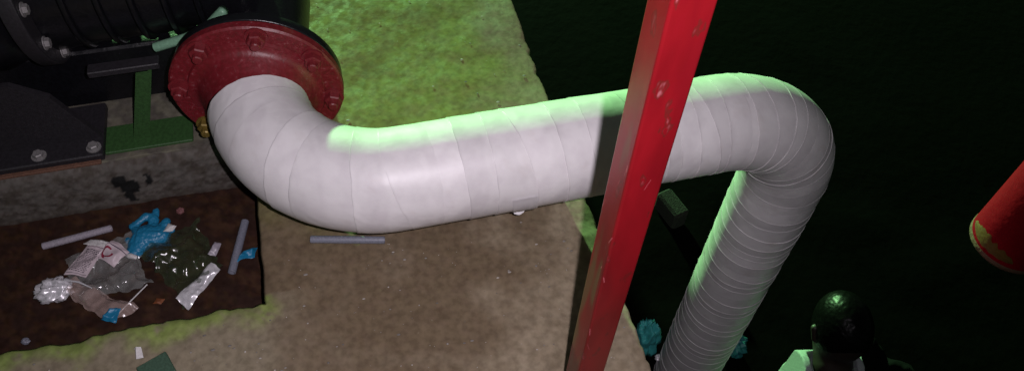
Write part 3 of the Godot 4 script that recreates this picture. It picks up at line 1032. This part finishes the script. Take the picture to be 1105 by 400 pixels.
	# a brownish pouch with a crushed foil neck
	root = thing("foil_necked_pouch", "see-through brownish pouch with crushed silver foil at its left end", "pouch", Vector3(-0.64, Y, -1.10))
	o = -root.position
	s = sheet([V(-0.712, -1.150), V(-0.672, -1.160), V(-0.532, -1.052), V(-0.595, -1.022)], 56, 34, 0.010, 0.024, 91, 3.5, 0.010)
	for k in s.v.size():
		s.v[k] += o + Vector3(0, 0.010, 0)
	obj("pouch_film", s, M.film_brown, root)
	s = blob(Vector3(-0.718, Y + 0.024, -1.142) + o, Vector3(0.040, 0.022, 0.032), 92, 0.42)
	obj("foil_neck", s, M.foil, root)
	s = Shape.new()
	s.tube([Vector3(-0.688, Y + 0.045, -1.150) + o, Vector3(-0.655, Y + 0.047, -1.135) + o, Vector3(-0.628, Y + 0.042, -1.116) + o], [0.0018, 0.0024, 0.0012], 8)
	obj("bright_fold", s, M.foil, root)  # foil coloured tube laid along the film as its highlight
	# scraps
	tag(obj("blue_scrap", sheet([V(-0.320, -1.128), V(-0.302, -1.158), V(-0.266, -1.168), V(-0.274, -1.140)], 22, 18, 0.006, 0.022, 93, 12.0, 0.006), M.blue), "small light blue scrap of glove beside the upright grey tube", "scrap", "blue scraps in the sump")
	tag(obj("blue_scrap", sheet([V(-0.607, -1.030), V(-0.590, -1.060), V(-0.566, -1.052), V(-0.576, -1.018)], 22, 18, 0.030, 0.022, 94, 12.0, 0.006), M.blue), "blue scrap at the near end of the brownish pouch", "scrap", "blue scraps in the sump")
	s = Shape.new()
	s.tube([Vector3(-0.578, Y + 0.03, -1.038), Vector3(-0.545, Y + 0.036, -1.068), Vector3(-0.510, Y + 0.040, -1.100)], [0.0016], 8)
	tag(obj("thin_white_stick", s, M.white), "thin white stick leaning from the blue scrap to the silver sealed bag", "stick")
	tag(obj("torn_scrap", sheet([V(-0.478, -1.246), V(-0.466, -1.266), V(-0.446, -1.254), V(-0.456, -1.240)], 14, 12, 0.030, 0.012, 95, 16.0, 0.003), M.white), "small white torn scrap at the glove's fingertip", "scrap")
	tag(obj("torn_scrap", sheet([V(-0.378, -1.160), V(-0.362, -1.190), V(-0.346, -1.186), V(-0.360, -1.154)], 14, 12, 0.024, 0.014, 96, 16.0, 0.003), M.plastic), "small pale grey scrap above the silver seal", "scrap")
	tag(obj("pink_crumb", blob(Vector3(-0.444, Y + 0.009, -1.318), Vector3(0.010, 0.008, 0.009), 97, 0.3), M.pink), "small pinkish crumb by the sump wall", "crumb")
	tag(obj("orange_leaf", sheet([V(-0.506, -1.060), V(-0.496, -1.076), V(-0.478, -1.070), V(-0.488, -1.056)], 12, 10, 0.012, 0.010, 98, 16.0, 0.003), M.orange), "tiny dry orange leaf near the sump's near lip", "leaf")
	tag(obj("blue_crumb", blob(Vector3(-0.772, Y + 0.012, -1.030), Vector3(0.010, 0.007, 0.008), 99, 0.3), M.plastic_dim), "dim bluish grey crumb at the far left of the near lip", "crumb")
	# carton end on the slab at the bottom edge
	root = thing("carton", "dull green flattened carton with one white corner on the near slab", "carton", Vector3(-0.455, 0, -0.83))
	s = Shape.new()
	s.box(Vector3(0.004, 0.010, 0.016), Vector3(0.060, 0.014, 0.052), 0.002, Basis(Vector3.UP, 0.4))
	obj("carton_side", s, M.carton_green, root)
	s = Shape.new()
	s.plate([Vector2(-0.008, -0.010), Vector2(0.006, -0.010), Vector2(0.004, 0.012), Vector2(-0.006, 0.014)], 0.002, Transform3D(Basis(Vector3.RIGHT, -1.1), Vector3(-0.026, 0.019, -0.024)))
	obj("white_corner", s, M.white, root)

# ------------------------------------------------------------------ things down in the pit
func pit_things() -> void:
	tag(obj("plastic_bundle", blob(Vector3(0.905, PIT_Y + 0.11, -1.155), Vector3(0.045, 0.11, 0.05), 101, 0.45), M.teal), "crumpled blue plastic bundle with green light put into its colour at the left of the pipe's foot", "plastic", "plastic at the pipe's foot")
	tag(obj("plastic_bundle", blob(Vector3(1.235, PIT_Y + 0.045, -1.085), Vector3(0.055, 0.045, 0.045), 102, 0.45), M.teal_dim), "dim blue plastic bundle at the right of the pipe's foot", "plastic", "plastic at the pipe's foot")
	tag(obj("foil_crumb", blob(Vector3(0.925, PIT_Y + 0.115, -1.075), Vector3(0.014, 0.010, 0.012), 103, 0.4), M.foil), "bright crumpled foil crumb below the left plastic bundle", "foil")
	var s := Shape.new()
	s.box(Vector3(0, 0.05, 0), Vector3(0.07, 0.10, 0.14), 0.010)
	var b := obj("worn_brick", s, M.brick)
	b.position = Vector3(1.235, PIT_Y, -1.72)
	b.rotation.y = 0.25
	tag(b, "dim worn brick on the pit floor just right of the red post", "brick")

# ------------------------------------------------------------------ the worker sitting in the pit, seen from above and behind
func worker() -> void:
	var root := thing("person", "person with short black hair and white sleeveless top, sitting in the pit, back turned", "person", Vector3(1.30, PIT_Y, -0.75))
	var o := root.position
	var N := Vector3(1.263, -0.671, -0.748)
	var r := Vector3(0.975, 0, 0.22)
	var f := Vector3(0.22, 0, -0.975)
	var hip := Vector3(1.285, -1.14, -0.63)
	var chest := Vector3(1.275, -0.83, -0.715)
	var head := Vector3(1.280, -0.576, -0.808)
	var L: Array = []
	# torso and neck
	L.append([hip, hip.lerp(chest, 0.5), 0.125, 0.115, 0.05])
	L.append([hip.lerp(chest, 0.5), chest, 0.115, 0.105, 0.05])
	L.append([chest - r * 0.06, chest + r * 0.06, 0.10, 0.10, 0.05])
	L.append([hip - r * 0.07, hip + r * 0.07, 0.11, 0.11, 0.05])
	L.append([N - r * 0.125 - Vector3(0, 0.055, 0), N + r * 0.125 - Vector3(0, 0.055, 0), 0.058, 0.058, 0.05])
	L.append([N, head - Vector3(0, 0.07, 0), 0.055, 0.050, 0.04])
	for sd in [-1.0, 1.0]:
		var sh: Vector3 = N + r * 0.165 * sd - Vector3(0, 0.07, 0)
		var g := Vector3(0.88, 0, -0.47)   # the legs are drawn up to one side
		var gs := Vector3(0.47, 0, 0.88)
		var kn: Vector3 = hip + g * 0.27 + gs * (0.02 + 0.085 * sd) + Vector3(0, 0.25, 0)
		var an: Vector3 = hip + g * 0.30 + gs * (0.02 + 0.09 * sd) + Vector3(0, -0.055, 0)
		var el: Vector3 = sh + r * (0.05 if sd > 0 else 0.0) + f * 0.07 + Vector3(0, -0.23, 0)
		var ha: Vector3 = kn + Vector3(0, 0.075, 0) - g * 0.05
		L.append([sh, el, 0.050, 0.040, 0.03])
		L.append([el, ha, 0.040, 0.027, 0.03])
		L.append([hip + r * 0.09 * sd, kn, 0.085, 0.058, 0.04])
		L.append([kn, an, 0.056, 0.040, 0.03])
		L.append([an - g * 0.03 - Vector3(0, 0.035, 0), an + g * 0.16 - Vector3(0, 0.045, 0), 0.034, 0.026, 0.02])
		L.append([ha, ha + f * 0.07, 0.030, 0.028, 0.02])
		for k in 4:
			var root_p: Vector3 = ha + f * 0.075 + r * (k - 1.5) * 0.019
			var len: float = [0.058, 0.068, 0.063, 0.048][k]
			L.append([root_p, root_p + f * len * 0.5 - Vector3(0, 0.010, 0), 0.0095, 0.009, 0.008])
			L.append([root_p + f * len * 0.5 - Vector3(0, 0.010, 0), root_p + f * len * 0.8 - Vector3(0, 0.036, 0), 0.009, 0.008, 0.006])
		L.append([ha + f * 0.02 - r * 0.022 * sd, ha + f * 0.065 - r * 0.052 * sd - Vector3(0, 0.008, 0), 0.013, 0.0095, 0.01])
	var body := func(p: Vector3) -> float:
		var d := 1.0
		for b in L: d = smin(d, capsule(p, b[0], b[1], b[2], b[3]), b[4])
		return d
	# the head looks down and away
	var fd := (f + Vector3(0, -0.95, 0)).normalized()
	var ud := r.cross(fd).normalized()
	if ud.y < 0: ud = -ud
	var hd := func(p: Vector3) -> float:
		var q: Vector3 = p - head
		var l := Vector3(q.dot(r), q.dot(ud), q.dot(fd))
		var skull := (Vector3(l.x / 0.074, (l.y - 0.012) / 0.100, (l.z + 0.010) / 0.096).length() - 1.0) * 0.075
		var jaw := capsule(l, Vector3(0, -0.045, 0.035), Vector3(0, -0.078, 0.062), 0.046, 0.030)
		var d := smin(skull, jaw, 0.03)
		d = smin(d, capsule(l, Vector3(0, -0.005, 0.088), Vector3(0, -0.034, 0.106), 0.008, 0.013), 0.014)   # nose
		d = smin(d, capsule(l, Vector3(-0.03, 0.012, 0.082), Vector3(0.03, 0.012, 0.082), 0.010, 0.010), 0.015) # brow
		d = smin(d, capsule(l, Vector3(-0.018, -0.056, 0.088), Vector3(0.018, -0.056, 0.088), 0.007, 0.007), 0.008) # lips
		for e in [-1.0, 1.0]:
			d = smin(d, capsule(l, Vector3(0.074 * e, -0.024, -0.004), Vector3(0.080 * e, 0.012, -0.012), 0.010, 0.012), 0.008) # ears
			d = maxf(d, -(l.distance_to(Vector3(0.031 * e, -0.004, 0.100)) - 0.013))
			d = minf(d, l.distance_to(Vector3(0.031 * e, -0.004, 0.083)) - 0.012)
		return smin(d, capsule(p, N, head - Vector3(0, 0.06, 0), 0.056, 0.050), 0.03)
	var s := Shape.new()
	s.nets(func(p: Vector3) -> float: return maxf(body.call(p), -(0.065 - p.distance_to(head - Vector3(0, 0.02, 0)))), Vector3(0.98, PIT_Y - 0.03, -1.20), Vector3(1.92, -0.58, -0.38), 0.014)
	s.nets(hd, head - Vector3(0.13, 0.17, 0.15), head + Vector3(0.13, 0.13, 0.13), 0.005)
	for k in s.v.size(): s.v[k] -= o
	obj("body", s, M.skin, root)
	# short hair
	var hn := fractal(60.0, 3, FastNoiseLite.FRACTAL_FBM, 111)
	s = Shape.new()
	s.nets(func(p: Vector3) -> float:
		var q: Vector3 = p - head
		var l := Vector3(q.dot(r), q.dot(ud), q.dot(fd))
		var cap := (Vector3(l.x / 0.081, (l.y - 0.014) / 0.108, (l.z + 0.014) / 0.102).length() - 1.0) * 0.08 - 0.0010 * hn.get_noise_3dv(p)
		return maxf(cap, maxf(-(l.y + 0.045 + 0.35 * minf(0.0, l.z + 0.06)), l.z - 0.055 - 0.35 * (l.y - 0.03))), head - Vector3(0.13, 0.15, 0.14), head + Vector3(0.13, 0.14, 0.12), 0.005)
	for k in s.v.size(): s.v[k] -= o
	obj("hair", s, M.hair, root)
	# sleeveless top: a skin over the torso, cut out at neck, armholes and waist
	s = Shape.new()
	s.nets(func(p: Vector3) -> float:
		var d := 1.0
		for b in L.slice(0, 5): d = smin(d, capsule(p, b[0], b[1], b[2], b[3]), b[4])
		d = maxf(d - 0.009, 0.066 - capsule(p, N + Vector3(0, -0.02, 0), head, 0.0, 0.0))
		var q: Vector3 = p - N
		var side := q.dot(r)
		var fwd := q.dot(f)
		var up := q.y
		d = maxf(d, -(Vector2(side, (up - 0.005) * 1.7).length() - 0.068))       # neck scoop
		d = maxf(d, absf(side) - 0.091 - 0.25 * maxf(0.0, -up - 0.16))             # armholes
		d = maxf(d, -(p.y - (hip.y - 0.02)))
		return maxf(d, fwd - 0.16), Vector3(1.02, -1.20, -0.98), Vector3(1.54, -0.62, -0.47), 0.008)
	for k in s.v.size(): s.v[k] -= o
	obj("sleeveless_top", s, M.cloth, root)
	s = Shape.new()
	s.nets(func(p: Vector3) -> float:
		var d: float = body.call(p) - 0.009
		return maxf(maxf(d, p.y - (hip.y + 0.03 + maxf(0.0, 1.1 * (p - hip).dot(Vector3(0.88, 0, -0.47))))), -(p.y - (PIT_Y - 0.1 + 0.10))), Vector3(1.02, PIT_Y - 0.02, -1.12), Vector3(1.92, -0.76, -0.38), 0.014)
	for k in s.v.size(): s.v[k] -= o
	obj("trousers", s, M.trousers, root)
